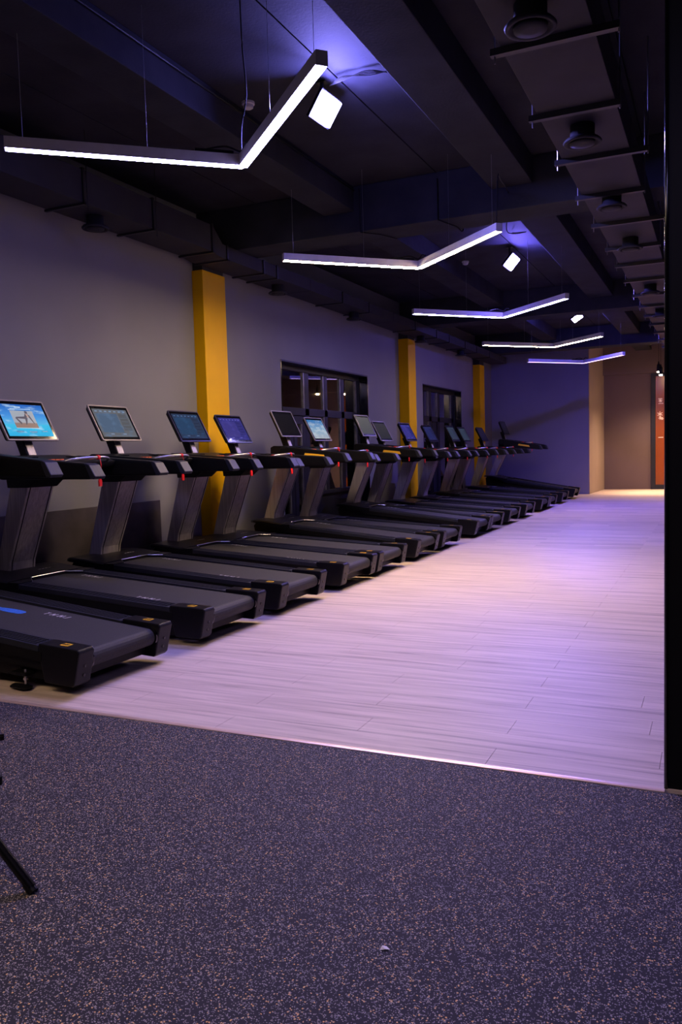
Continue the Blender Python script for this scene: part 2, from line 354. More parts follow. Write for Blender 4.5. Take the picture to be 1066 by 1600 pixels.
# ------------------------------------------------------------------ ceiling, beams
ce = struct(part('ceiling', M['ceil'], None, lambda b: box(b, XW-.25, XR+.2, YB-.2, YE+.3, ZC+.012, ZC+.2)), 'dark painted concrete ceiling with beams', 'ceiling')
ZB = 3.45; ZL = 3.66
ybeams = [(1.15, 1.6), (7.93, 8.38), (14.42, 14.87), (19.62, 20.07)]
xs = [XW, -4.55, -3.57, -2.52, -1.78, -.62, .6, 1.8, XR]
ys = [YB, 1.15, 7.93, 14.42, 19.62, 23.35]
for i in range(len(xs)-1):
    for j in range(len(ys)-1):
        part('ceiling_slab', M['ceil'], ce, lambda b: box(b, xs[i]+.006, xs[i+1]-.006, ys[j]+.006, ys[j+1]-.006, ZC-.012, ZC+.014))
for a, c in ybeams:
    part('cross_beam', M['beam'], ce, lambda b: box(b, XW, XR, a, c, ZB, ZC-.012, bev=.008))
for x0, x1 in ((-3.74, -3.40), (-1.97, -1.58), (1.2, 1.55)):
    for j in range(5):
        ya = [YB, 1.6, 8.38, 14.87, 20.07][j]; yb = [1.15, 7.93, 14.42, 19.62, 23.19][j]
        part('long_beam', M['beam'], ce, lambda b: box(b, x0, x1, ya, yb, ZL, ZC-.012, bev=.008))

# ------------------------------------------------------------------ orange columns on the left wall
for i, (y0, y1, xo, zt) in enumerate(((7.80, 8.26, -5.19, 3.26), (14.32, 14.72, -5.14, 3.24), (19.38, 19.80, -5.16, 3.20))):
    o = part('column', M['orange'], None, lambda b: box(b, XW, xo, y0, y1, 0, zt, bev=.006)); struct(o)
    o['label'] = ['nearest orange painted column on the left wall, behind the first treadmills', 'middle orange painted column between the two dark windows', 'farthest orange painted column, last before the violet far wall'][i]; o['category'] = 'column'
    part('column_head', M['duct'], o, lambda b: box(b, XW, xo-.012, y0+.02, y1-.02, zt, 3.45))

# ------------------------------------------------------------------ windows in the left wall
def window(n, y0, y1, zt, cols, ztr, label, doorcols, sill):
    wn = struct(part('window_%d' % n, M['frame'], None, lambda b: None or [box(b, XW-.25, XW-.15, y0, y0+.05, 0, zt), box(b, XW-.25, XW-.15, y1-.06, y1, 0, zt), box(b, XW-.25, XW-.15, y0+.05, y1-.06, zt-.09, zt)]), label, 'window')
    # glossy dark reveal lining
    part('reveal', M['black_gloss'], wn, lambda b: box(b, XW-.15, XW+.004, y1-.02, y1+.0, .0, zt))
    part('reveal', M['black_gloss'], wn, lambda b: box(b, XW-.15, XW+.004, y0, y0+.02, .0, zt))
    part('reveal', M['frame'], wn, lambda b: box(b, XW-.15, XW+.004, y0+.02, y1-.02, zt-.02, zt))
    part('transom', M['frame'], wn, lambda b: box(b, XW-.25, XW-.175, y0+.05, y1-.06, ztr-.05, ztr+.06, bev=.006))
    for k in range(len(cols)-1):
        a, c = cols[k][1], cols[k+1][0]
        if k: pass
        part('mullion', M['frame'], wn, lambda b: box(b, XW-.25, XW-.175, cols[k+1][0], cols[k+1][1], sill if (k+1) not in doorcols else 0, zt-.09, bev=.006))
    for k in range(len(cols)-1):
        a, c = cols[k][1], cols[k+1][0]
        spans = [(ztr+.06, zt-.09)]
        if k in doorcols: spans.append((.16, ztr-.05-.10))
        else: spans.append((sill+.05, ztr-.05))
        for s, (za, zb) in enumerate(spans):
            ins = .0
            if k in doorcols and s == 1:
                # two narrow door leaves, each with its own frame
                mid = a+(c-a)*.60
                for (p, q) in ((a+.01, mid-.01), (mid+.01, c-.01)):
                    lf = part('door_leaf', M['frame'], wn, lambda b: [box(b, XW-.235, XW-.17, p, p+.10, .02, ztr-.06), box(b, XW-.235, XW-.17, q-.10, q, .02, ztr-.06), box(b, XW-.235, XW-.17, p+.10, q-.10, ztr-.17, ztr-.06), box(b, XW-.235, XW-.17, p+.10, q-.10, .02, .35)])
                    if q-p > .22:
                        part('pane', M['glass'], lf, lambda b: box(b, XW-.21, XW-.20, p+.10, q-.10, .35, ztr-.17))
                        part('pane_edge_glint', M['pane_glint'], lf, lambda b: box(b, XW-.199, XW-.175, q-.125, q-.10, .35, ztr-.17))
                continue
            p = part('pane', M['glass'], wn, lambda b: box(b, XW-.21, XW-.20, a, c, za, zb))
            part('pane_edge_glint', M['pane_glint'], wn, lambda b: box(b, XW-.199, XW-.18, c-.035, c, za, zb))  # reflection of the reveal, built as a pale strip
    part('kick_panel', M['frame'], wn, lambda b: box(b, XW-.24, XW-.15, y0+.05, y1-.06, 0, .06) if 0 else box(b, XW-.24, XW-.15, cols[max(doorcols)+1][1] if doorcols else y0+.05, y1-.06, .0, sill, bev=.004))
    part('sill_bar', M['frame'], wn, lambda b: box(b, XW-.25, XW-.10, cols[max(doorcols)+1][1] if doorcols else y0+.05, y1-.06, sill, sill+.05, bev=.005))
    return wn
window(1, W1[0], W1[1], W1[2], [(9.79, 9.84), (10.83, 10.96), (11.49, 11.60), (12.11, 12.23), (12.75, 12.81)], 1.80, 'dark framed glazed opening nearer the camera, door leaves at its left', [0], .58)
window(2, W2[0], W2[1], W2[2], [(15.65, 15.70), (16.55, 16.72), (17.14, 17.28), (18.14, 18.35)], 1.85, 'dark framed glazed opening farther off, left of the last orange column', [1], .30)
br = struct(part('wall_back_room', M['back_room'], None, lambda b: [box(b, XW-2.0, XW-1.9, 8.5, 20, 0, 3.2), box(b, XW-2.0, XW-.25, 8.4, 8.5, 0, 3.2), box(b, XW-2.0, XW-.25, 20, 20.1, 0, 3.2), box(b, XW-2.0, XW-.25, 8.4, 20.1, 3.2, 3.3), box(b, XW-2.0, XW-.25, 8.4, 20.1, -.1, -.001)]), 'brown room behind the dark windows', 'wall')

for i, (y, e) in enumerate(((11.4, 9), (17.2, 6))):  # unseen fill lamps added to brighten the room behind the panes
    t = thing('fill_bulb', ['added fill bulb in the brown room behind the nearer window', 'added fill bulb in the brown room behind the farther window'][i], 'lamp', (XW-1.2, y, 3.2))
    part('socket', M['black'], t, lambda b: lathe(b, [(.03, 0), (.03, -.04), (.018, -.05)], (0, 0, 0), 14))
    part('bulb', emis('back_fill_%d' % i, (1, .6, .4), e*6), t, lambda b: lathe(b, [(.012, -.05), (.035, -.08), (.035, -.105), (.015, -.125)], (0, 0, 0), 14))
    pl_ = bpy.data.lights.new('fill_light', 'POINT'); pl_.color = (1, .6, .42); pl_.energy = e; pl_.shadow_soft_size = .04
    po = bpy.data.objects.new('fill_light', pl_); COL.objects.link(po); po.parent = t; po.location = (0, 0, -.19)

# ------------------------------------------------------------------ low dark board on the wall
t = thing('wall_board', 'low dark brown protective board on the grey wall behind the first treadmills', 'board', (XW+.0, 5.2, 0))
ylist = [1.6, 3.4, 5.2, 7.03]
for k in range(3):
    part('panel', M['panel'], t, lambda b: box(b, .001, .022, ylist[k]-5.2+.002, ylist[k+1]-5.2-.002, 0.0, .755, bev=.003))

# ------------------------------------------------------------------ black partition on the right
def partit(b): box(b, -.155, 1.9, YS+.03, 3.60, .0, ZC-.012)
pt = struct(part('wall_partition', M['black'], None, partit), 'black partition filling the right edge of the view', 'wall')
part('corner_bead', M['black_gloss'], pt, lambda b: cyl(b, (-.157, YS+.028, .0), (-.157, YS+.028, ZC-.012), .007, 16), smooth=True)

# ------------------------------------------------------------------ air ducts
def diffuser(parent, x, y, z):
    d = part('diffuser', M['duct'], parent, lambda b: lathe(b, [(.075, 0), (.075, -.075), (.105, -.085), (.118, -.10), (.112, -.112), (.095, -.108), (.088, -.095), (.05, -.095)], (x, y, z), 28), smooth=True)
    part('diffuser_disc', M['duct'], d, lambda b: lathe(b, [(.04, -.09), (.078, -.10), (.076, -.116), (.03, -.120)], (x, y, z), 24), smooth=True)
ld = thing('air_duct', 'rectangular dark air duct running along the top of the left wall', 'air duct', (-5.0, 5, 3.3))
def rel(o):   # parts are authored in world space and shifted to their thing
    for c in o.children:
        c.matrix_parent_inverse = Matrix.Identity(4); c.location = Vector(c.location)-Vector(o.location)
segs = [-2.9, -1.0, 1.0, 3.0, 4.6, 5.5, 6.43, 7.40]
for a, c in zip(segs[:-1], segs[1:]):
    part('duct_section', M['duct'], ld, lambda b: box(b, -5.20, -4.80, a+.004, c-.004, 3.33, 3.60, bev=.004))
def taper(b):
    prism(b, [(7.404, 3.33), (7.404, 3.60), (7.44, 3.60), (7.62, 3.445), (7.70, 3.445), (7.70, 3.30), (7.6, 3.30)], -5.2, -4.80, axis='x')
part('duct_section', M['duct'], ld, taper)
segs = [7.70, 8.48, 8.80, 9.7, 10.7, 11.66, 12.7, 13.77, 14.96, 15.76, 16.89, 17.79, 18.91, 20.6]
for a, c in zip(segs[:-1], segs[1:]):
    part('duct_section', M['duct'], ld, lambda b: box(b, -5.20, -4.80, a+.004, c-.004, 3.30, 3.445, bev=.004))
for y in (1.0, 3.0, 4.6, 5.5, 6.43, 7.42):
    part('duct_band', M['duct_trim'], ld, lambda b: [box(b, -4.80, -4.785, y-.014, y+.014, 3.315, 3.61), box(b, -5.22, -4.785, y-.014, y+.014, 3.312, 3.33), box(b, -5.22, -4.785, y-.014, y+.014, 3.60, 3.612)])
for y in (7.70, 8.48, 8.80, 10.7, 11.66, 13.77, 14.96, 15.76, 16.89, 17.79, 18.91):
    part('duct_band', M['duct_trim'], ld, lambda b: [box(b, -4.80, -4.785, y-.014, y+.014, 3.285, 3.449), box(b, -5.22, -4.785, y-.014, y+.014, 3.284, 3.30)])
for y in (3.2, 5.85): diffuser(ld, -4.99, y, 3.33)
for y in (9.16, 11.53, 14.6, 17.2): diffuser(ld, -4.99, y, 3.30)
for y in (3.0, 5.5, 6.43): part('hanger_rod', M['duct_trim'], ld, lambda b: cyl(b, (-4.76, y, 3.25), (-4.76, y, ZC-.012), .004, 6))
part('duct_end', M['duct'], ld, lambda b: cyl(b, (-5.0, 20.6, 3.372), (-5.0, 20.72, 3.372), .068, 20), smooth=False)
rel(ld)
rd = thing('air_duct', 'rectangular dark air duct hanging overhead at the right on strut rails', 'air duct', (-.76, 5, 3.2))
sy = [1.2, 2.3, 3.3, 4.25, 5.18, 6.05, 6.97, 7.90, 8.91, 9.77, 10.73, 11.83, 12.8, 13.77, 14.8, 15.9, 17.0, 18.3]
ss = [-2.9]+[sy[k]+.05 for k in range(0, len(sy))]+[19.5]
for a, c in zip(ss[:-1], ss[1:]):
    part('duct_section', M['duct'], rd, lambda b: box(b, -1.0, -.55, a+.002, c-.002, 3.2, 3.445, bev=.004))
for k, y in enumerate(sy):
    ex = .12 if k % 2 else .03
    st = part('strut_rail', M['duct_trim'], rd, lambda b: box(b, -1.05, -.55+ex, y-.02, y+.02, 3.165, 3.199))
    part('hanger_rod', M['wire'], st, lambda b: cyl(b, (-1.03, y, 3.13), (-1.03, y, ZC-.012), .004, 6))
    part('hanger_rod', M['wire'], st, lambda b: cyl(b, (-.525+max(0, ex-.03), y, 3.15), (-.525+max(0, ex-.03), y, ZC-.012), .004, 6))
for y in (3.90, 5.48, 7.06, 8.61, 11.23, 13.3, 16.2): diffuser(rd, -.78, y, 3.2)
rel(rd)

# ------------------------------------------------------------------ LED lamps: five V shaped pendants
led = [((-2.718, 4.587), (-3.757, 3.664), (-1.687, 3.596)), ((-2.707, 7.914), (-3.701, 6.924), (-1.666, 6.938)), ((-2.711, 11.49), (-3.673, 10.464), (-1.686, 10.47)),
       ((-2.725, 15.396), (-3.745, 14.31), (-1.752, 14.394)), ((-2.68, 18.788), (-3.665, 17.68), (-1.726, 17.626)),
       ((-2.70, 1.05), (-3.70, .07), (-1.68, .07)), ((.9, 1.05), (-.10, .07), (1.92, .07))]
lnames = ['nearest zigzag pendant lamp, glowing violet white, at the upper left', 'second zigzag pendant lamp from the camera, glowing warm white', 'third zigzag pendant lamp from the camera, bluish white',
          'fourth zigzag pendant lamp from the camera, warm white strip', 'farthest zigzag pendant lamp, dim violet, before the far wall', 'zigzag pendant lamp behind the camera on the left', 'zigzag pendant lamp behind the camera on the right']
LED_POWER[6] = (WARM, 125); LED_POWER[7] = (VIOLET, 60)
for i, (v, l, r) in enumerate(led):
    Z0 = 3.0; H = .07; Wd = .03
    t = thing('pendant_lamp', lnames[i], 'lamp', (v[0], v[1], Z0), 'zigzag pendant lamps')
    col, pw = LED_POWER[i+1]
    dm = emis('led_strip_%d' % (i+1), col, pw)
    for end in (l, r):
        d = Vector((end[0]-v[0], end[1]-v[1], 0)); Ln = d.length; ang = math.atan2(d.y, d.x)
        R = Matrix.Rotation(ang, 4, 'Z')
        def hb(b, R=R, Ln=Ln):
            prism(b, [(-Wd, .004), (-Wd, H), (Wd, H), (Wd, .004), (Wd-.003, .004), (Wd-.003, .012), (-Wd+.003, .012), (-Wd+.003, .004)], -.01, Ln, axis='x', mtx=R)
        part('housing', M['alu'], t, hb)
        part('diffuser_strip', dm, t, lambda b: box(b, .0, Ln-.004, -Wd+.003, Wd-.003, .001, .0118, mtx=R))
        part('end_cap', M['alu'], t, lambda b: box(b, Ln, Ln+.004, -Wd, Wd, .0, H, mtx=R))
        for s in (.93, .42):
            p = R @ Vector((Ln*s, 0, H))
            part('suspension_wire', M['wire'], t, lambda b: cyl(b, p, (p.x, p.y, ZC-.012-Z0), .0013, 5))
        p = R @ Vector((Ln*.99, 0, H))
    part('driver_box', M['black'], t, lambda b: [box(b, -.30, -.06, -.02, .02, H, H+.022, mtx=Matrix.Rotation(math.atan2(l[1]-v[1], l[0]-v[0])+PI, 4, 'Z'))])
    pts = spline([(-.16, -.16, H+.02), (-.07, -.08, H+.045), (0, -.02, H+.02), (.05, -.05, H+.05), (.10, -.10, H+.03)], 6)
    part('connector_cable', M['black'], t, lambda b: tube(b, pts, .007, 6))
    if i == 0:
        pts = spline([(.01, -.03, H), (.0, .0, .25), (.03, .02, .45), (.06, -.06, .70), (.12, -.17, ZC-.012-Z0)], 8)
        part('power_cable', M['black'], t, lambda b: tube(b, pts, .005, 6))
    if i == 1:
        pts = spline([(1.02, -.97, H), (1.03, -.95, .45), (1.0, -.7, .50), (.85, .3, .62), (.70, .8, .45), (.75, 1.5, .60), (.35, 2.6, ZC-.03-Z0)], 8)
        part('power_cable', M['black'], t, lambda b: tube(b, pts, .006, 6))

# ------------------------------------------------------------------ small square floodlights under the ceiling
for i, (x, y) in enumerate(((-2.60, 5.60), (-2.53, 11.25), (-2.5, 16.75))):
    t = thing('floodlight', ['small square violet floodlight nearest the camera, beside the first lamp', 'middle small violet floodlight between second and third lamp', 'farthest small violet floodlight high above the far lamps'][i], 'floodlight', (x, y, 3.69), 'ceiling floodlights')
    BR = Euler(((-.36, -.30, -.21)[i], (-.98, -.84, -.58)[i], 0)).to_matrix().to_4x4()     # aimed across the hall, partly along the ceiling
    part('housing', M['black'], t, lambda b: [box(b, -.105, .105, -.105, .105, .012, .045, mtx=BR), box(b, -.06, .06, -.05, .05, .045, .065, mtx=BR)])
    part('light_panel', emis('flood_panel_%d' % i, *FLOOD[i]), t, lambda b: box(b, -.092, .092, -.092, .092, -.010, .011, mtx=BR))
    p = BR @ Vector((0, 0, .05))
    part('bracket', M['black'], t, lambda b: [cyl(b, p, (p.x, p.y, .20), .014, 10), box(b, p.x-.04, p.x+.04, p.y-.03, p.y+.03, .20, .206)])

# smoke detectors, cables
for i, (x, y) in enumerate(((-3.30, 5.68), (-3.33, 11.8))):
    t = thing('smoke_detector', ['round white smoke detector on the ceiling left of the first floodlight', 'tiny smoke detector farther off under the ceiling'][i], 'smoke detector', (x, y, ZC-.012))
    part('base', M['white_plastic'], t, lambda b: lathe(b, [(.05, 0), (.05, -.018), (.045, -.022)], (0, 0, 0), 20))
    part('sensor_cap', M['white_plastic'], t, lambda b: lathe(b, [(.040, -.022), (.038, -.042), (.026, -.05)], (0, 0, 0), 20))
b = bmesh.new()
for k in range(4):
    tube(b, spline([(-2.58, 5.62, 3.86), (-2.45, 5.56+.01*k, 3.875-.004*k), (-2.25, 5.60-.012*k, 3.86+.006*k), (-2.05, 5.62+.015*k, 3.87-.008*k), (-1.975, 5.66+.02*k, 3.86)], 6), .0035, 5)
tag(mk('cable_bundle', b, M['black']), 'thin dark cables running from the first floodlight to the beam', 'cable')
b = bmesh.new(); tube(b, spline([(-2.50, 7.9, 3.84), (-2.50, 7.915, 3.7), (-2.50, 7.92, 3.47), (-2.48, 7.94, 3.44), (-2.40, 8.2, 3.435), (-2.38, 8.37, 3.44), (-2.38, 8.40, 3.8)], 5), .007, 6)
tag(mk('beam_cable', b, M['black']), 'black cable hugging the first cross beam above the second lamp', 'cable')
b = bmesh.new(); tube(b, spline([(-3.33, 7.9, 3.87), (-3.33, 7.915, 3.7), (-3.33, 7.92, 3.47), (-3.31, 7.94, 3.44), (-3.18, 8.1, 3.435), (-3.1, 8.37, 3.44)], 5), .007, 6)
tag(mk('beam_cable', b, M['black']), 'black cable on the first cross beam beside the left long beam', 'cable')
b = bmesh.new(); tube(b, [(-3.385, 1.7, 3.86), (-3.385, 4.5, 3.855), (-3.385, 7.9, 3.86)], .008, 6)
tag(mk('conduit', b, M['black']), 'straight dark conduit along the left long beam', 'conduit')
# small black camera near the far header
t = thing('security_camera', 'tiny black camera under the ceiling before the corridor', 'camera', (-1.47, 21.0, 3.58))
part('dome', M['black'], t, lambda b: lathe(b, [(.03, .08), (.075, .06), (.08, .02), (.05, -.03), (.02, -.045)], (0, 0, 0), 16), smooth=True)
part('mount', M['black'], t, lambda b: cyl(b, (0, 0, .08), (0, 0, ZC-.012-3.58), .014, 8))

# ------------------------------------------------------------------ corridor: door, pendants
dr = struct(part('door_1', M['frame'], None, lambda b: [box(b, -1.60, -1.49, 23.26, 23.35, 0, 3.05, bev=.006), box(b, -1.49, -.52, 23.26, 23.35, 2.97, 3.05), box(b, -.52, -.41, 23.26, 23.35, 0, 3.05), box(b, -1.49, -.52, 23.26, 23.35, 0, .12)]), 'dark framed orange glass door at the corridor end', 'door')
part('door_panel', M['orange_door'], dr, lambda b: box(b, -1.49, -.52, 23.30, 23.33, .12, 2.97))
def doorprint(b):
    for (cx, cz, s) in ((-1.37, 2.33, .05), (-1.38, 1.98, .07), (-1.37, 1.88, .05), (-1.33, 1.86, .04)):
        for k in range(3):
            a = k*2.1+cx*30; box(b, -s, s, -.002, .002, -.008, .008, mtx=Matrix.Translation((cx, 23.295, cz)) @ Matrix.Rotation(a, 4, 'Y'))
    box(b, -1.42, -1.32, 23.293, 23.297, 2.375, 2.39); box(b, -1.42, -1.30, 23.293, 23.297, 1.36, 1.375); box(b, -1.42, -1.30, 23.293, 23.297, 2.25, 2.262)
part('door_print', M['door_print'], dr, doorprint)
pm = emis('pendant_bulb', *PENDANT)
for i, (x, y, z) in enumerate(((-1.335, 22.0, 2.985), (-1.27, 21.75, 2.885), (-.3, 22.0, 2.95))):
    t = thing('pendant_light', ['small black cylinder pendant at the corridor end, left and higher one', 'small black cylinder pendant at the corridor end, right and lower one', 'black cylinder pendant hidden behind the black partition'][i], 'pendant', (x, y, z), 'corridor pendants')
    part('shade', M['black'], t, lambda b: lathe(b, [(.046, 0), (.046, .15), (.042, .17), (.02, .20), (.015, .25), (.012, .25), (.012, .19), (.040, .165), (.042, 0)], (0, 0, 0), 20))
    part('bulb', pm, t, lambda b: lathe(b, [(.010, .06), (.036, .05), (.040, .0), (.032, -.022), (.015, -.028)], (0, 0, 0), 16))
    part('cord', M['black'], t, lambda b: cyl(b, (0, 0, .25), (0, 0, ZC-.012-z), .004, 6))
    sp = bpy.data.lights.new('pendant_spot', 'SPOT'); sp.color = (1, .66, .38); sp.energy = (350, 620, 200)[i]; sp.spot_size = (2.25, 1.15, 2.25)[i]; sp.spot_blend = .9; sp.shadow_soft_size = .03
    so = bpy.data.objects.new('pendant_spot', sp); COL.objects.link(so); so.parent = t; so.location = (0, 0, -.045)

# ------------------------------------------------------------------ treadmill (prototype built around a rear pivot, x<0 towards the wall)
GR = 'row of treadmills facing the left wall'
def S(x): return .205+.075*(-x-.05)
HW = .39
def BT(x): return .216+.1093*(-x-.075)/1.585
def build_treadmill():
    t = thing('treadmill', 'x', 'treadmill', (0, 0, 0), GR)
    # frame below the deck
    def fr(b):
        for s in (-1, 1):
            prism(b, [(-.20, .10), (-.20, .155), (-1.60, .24), (-1.60, .17)], s*.33-.03, s*.33+.03)
            prism(b, [(-.22, .045), (-.22, .105), (-1.95, .105), (-1.95, .045)], s*.30-.03, s*.30+.03)
        box(b, -.16, -.11, -.30, .30, .06, .10); box(b, -1.9, -1.84, -.30, .30, .05, .1); box(b, -.95, -.9, -.27, .27, .05, .1)
    part('base_frame', M['black'], t, fr)
    for s in (-1, 1):
        for xx in (-.38, -1.8):
            f = part('levelling_foot', M['black'], t, lambda b: lathe(b, [(.036, 0.0), (.036, .008), (.022, .016), (.012, .022), (.008, .022)], (xx, s*.375, 0), 16))
            part('foot_bolt', M['silver'], f, lambda b: [cyl(b, (xx, s*.375, .02), (xx, s*.375, .10), .006, 8), cyl(b, (xx, s*.375, .045), (xx, s*.375, .056), .012, 6)])
            part('foot_arm', M['black'], f, lambda b: box(b, xx-.02, xx+.02, min(s*.32, s*.395), max(s*.32, s*.395), .068, .085))
    # rear caps
    for s in (-1, 1):
        def cap(b):
            prism(b, [(-.27, .252), (-.27, .20), (-.235, .05), (-.05, .045), (-.035, .06), (.0, .225), (-.012, .243)], min(s*.272, s*HW), max(s*.272, s*HW), bev=.008)
        c = part('rear_cap', M['deck'], t, cap)
        part('yellow_sticker', M['yellow'], c, lambda b: prism(b, [(-.155, .2485), (-.155, .2495), (-.105, .2478), (-.105, .2468)], s*.335-.022, s*.335+.022))
        def marks(b):
            for k in range(3): prism(b, [(-.148+k*.014, .2500), (-.148+k*.014, .2503), (-.141+k*.014, .2500), (-.141+k*.014, .2497)], s*.335-.012, s*.335+.010)
        part('sticker_mark', M['black'], c, marks)
        part('roller_collar', M['black_gloss'], t, lambda b: cyl(b, (-.075, s*.258, .166), (-.075, s*.2715, .166), .060, 24), smooth=False)
        for q in (-1, 0): part('screw_head', M['black_gloss'], c, lambda b: cyl(b, (-.03, s*.33, .15+.05*q), (-.012+.010*q, s*.33, .15+.05*q), .009, 8))
    # belt loop over its roller
    def belt(b):
        pr = [(-1.60, S(-1.60)+.004)]
        for k in range(0, 11):
            a = PI/2 - k*PI/10; pr.append((-.075+.050*math.cos(a), .166+.050*math.sin(a)))
        pr += [(-1.60, S(-1.60)-.07)]
        prism(b, pr, -.255, .255)
    part('running_belt', M['belt'], t, belt)
    # printed marks on the belt
    def mark(b, xc, yc, flip):
        def bar(u, v0, v1, wd=.0075, sl=.0):
            x0 = xc+u; z = lambda x: BT(x-.06)-.003
            p = [(x0-wd, v0), (x0+wd, v0), (x0+wd+sl, v1), (x0-wd+sl, v1)]
            b.faces.new([b.verts.new((a, yc+v, z(a)+.004)) for a, v in p])
        H = .022
        for u in (-.085, -.045, -.022, .012, .035, .075): bar(u, -H, H, .004, .010)
        for u in (-.033, .024): bar(u+.005, -.004, .004, .010)
        bar(-.078, H-.008, H, .012); bar(.066, -H, -H+.006, .010)
    part('belt_mark', M['print'], t, lambda b: mark(b, -1.36, .205, 0))
    part('belt_mark', M['print'], t, lambda b: mark(b, -.52, -.205, 0))
    # side rails with ribs, skirts
    for s in (-1, 1):
        y0, y1 = min(s*.262, s*HW), max(s*.262, s*HW)
        r = part('foot_rail', M['rail'], t, lambda b: prism(b, [(-.272, S(-.272)-.03), (-.272, S(-.272)+.02), (-1.56, S(-1.56)+.02), (-1.56, S(-1.56)-.03)], y0, y1, bev=.004))
        def ribs(b):
            for k in range(5):
                yy = s*(.285+k*.021)
                prism(b, [(-.30, S(-.30)+.020), (-.30, S(-.30)+.024), (-1.53, S(-1.53)+.024), (-1.53, S(-1.53)+.020)], yy-.004, yy+.004)
        part('grip_rib', M['rail'], r, ribs)
        part('side_skirt', M['black'], t, lambda b: prism(b, [(-.25, S(-.25)-.06), (-.25, S(-.25)-.012), (-1.56, S(-1.56)-.012), (-1.56, S(-1.56)-.065)], min(s*(HW-.02), s*(HW+.003)), max(s*(HW-.02), s*(HW+.003))))
    # motor hood: lofted, low and wide with a curved nose
    def hood(b):
        st = [(-1.50, .394, S(-1.50)+.022, .050), (-1.60, .394, S(-1.60)+.026, .052), (-1.70, .394, .358, .052), (-1.82, .392, .372, .045), (-1.93, .386, .378, .036), (-2.00, .368, .375, .030), (-2.05, .33, .368, .026), (-2.085, .26, .358, .020)]
        def ring(x, hw, zt, th):
            z0 = zt-th; q = []
            q += [(-hw, z0), (-hw, zt-.012), (-hw+.012, zt)]
            for k in (-.66, -.33, 0, .33, .66): q.append((k*hw, zt+.006*(1-k*k)))
            q += [(hw-.012, zt), (hw, zt-.012), (hw, z0)]
            return [b.verts.new((x, y, z)) for y, z in q]
        R = [ring(*s) for s in st[1:]]
        for i in range(len(R)-1):
            n = len(R[0])
            for k in range(n): b.faces.new((R[i][k], R[i][(k+1) % n], R[i+1][(k+1) % n], R[i+1][k]))
        b.faces.new(R[0]); b.faces.new(R[-1][::-1])
        for s in (-1, 1):   # arms of the hood reaching back along the belt, with chamfered inner corners
            prism(b, [(-1.605, s*.394), (-1.605, s*.17), (-1.57, s*.20), (-1.50, s*.262), (-1.50, s*.394)], .262, S(-1.55)+.026, axis='z')
    h = part('motor_hood', M['deck'], t, hood)
    def lip(b):
        tube(b, [(-1.50, -.262, S(-1.5)+.024), (-1.57, -.20, S(-1.57)+.025), (-1.602, -.17, S(-1.6)+.027), (-1.602, .17, S(-1.6)+.027), (-1.57, .20, S(-1.57)+.025), (-1.50, .262, S(-1.5)+.024)], .0035, 6)
    part('hood_lip', M['silver'], h, lip)
    part('hood_mark', M['print'], h, lambda b: [box(b, -1.75, -1.742, .05+.035*k, .05+.035*k+.02, .3705, .372) for k in range(4)])
    part('motor_belly', M['black'], t, lambda b: prism(b, [(-1.55, .12), (-1.55, .30), (-2.0, .34), (-2.03, .30), (-1.98, .08), (-1.60, .08)], -.30, .30))
    # pedestal
    pedp = [(-1.995, .355), (-1.80, 1.02), (-1.62, 1.02), (-1.745, .70), (-1.85, .44), (-1.86, .355)]
    up = part('pedestal', M['steel'], t, lambda b: prism(b, pedp, -.13, .13, bev=.006))
    part('pedestal_groove', M['black'], up, lambda b: [prism(b, [(-1.862, .37), (-1.852, .44), (-1.747, .70), (-1.625, 1.01), (-1.6195, 1.01), (-1.7415, .70), (-1.8465, .44), (-1.857, .37)], s*.105-.003, s*.105+.003) for s in (-1, 1)])
    part('pedestal_collar', M['black'], t, lambda b: prism(b, [(-1.815, 1.005), (-1.83, 1.13), (-1.42, 1.13), (-1.50, 1.085), (-1.605, 1.005)], -.145, .145, bev=.006))
    # console: arms, tray, caps
    for s in (-1, 1):
        y0, y1 = min(s*.300, s*.40), max(s*.300, s*.40)
        a = part('console_arm', M['black'], t, lambda b: prism(b, [(-1.64, 1.085), (-1.655, 1.17), (-1.62, 1.222), (-1.54, 1.232), (-.85, 1.176), (-.815, 1.158), (-.772, 1.088), (-.80, 1.068), (-1.60, 1.072)], y0, y1, bev=.014))
        part('arm_end_pad', M['rail'], a, lambda b: prism(b, [(-.835, 1.176), (-.800, 1.163), (-.752, 1.086), (-.765, 1.068), (-.795, 1.070), (-.832, 1.150)], min(s*.297, s*.403), max(s*.297, s*.403), bev=.006))
        if s < 0:
            part('arm_sticker', M['yellow'], a, lambda b: prism(b, [(-1.31, 1.130), (-1.295, 1.166), (-1.06, 1.148), (-1.035, 1.110)], -.4025, -.4005))
    tray = part('console_tray', M['black'], t, lambda b: prism(b, [(-1.80, 1.12), (-1.80, 1.225), (-1.76, 1.245), (-1.62, 1.240), (-1.40, 1.205), (-1.20, 1.198), (-1.16, 1.185), (-1.17, 1.15), (-1.40, 1.12)], -.299, .299, bev=.010))
    part('control_buttons', M['amber'], tray, lambda b: [box(b, -1.335, -1.30, y-.016, y+.016, 1.200, 1.209) for y in (-.20, -.155, -.11, .11, .155, .20)])
    part('stop_button', M['red'], tray, lambda b: lathe(b, [(.022, 0), (.022, .010), (.015, .014)], (-1.28, 0, 1.200), 14))
    part('bottle_holder', M['black_gloss'], tray, lambda b: [lathe(b, [(.045, 0), (.045, .006), (.038, .006), (.036, .001)], (-1.50, s*.20, 1.222), 18) for s in (-1, 1)])
    bar = part('grab_bar', M['silver'], t, lambda b: tube(b, spline([(-1.20, -.235, 1.185), (-1.13, -.18, 1.205), (-1.08, -.08, 1.213), (-1.07, .0, 1.214), (-1.08, .08, 1.213), (-1.13, .18, 1.203), (-1.20, .235, 1.185)], 6), .011, 8), smooth=True)
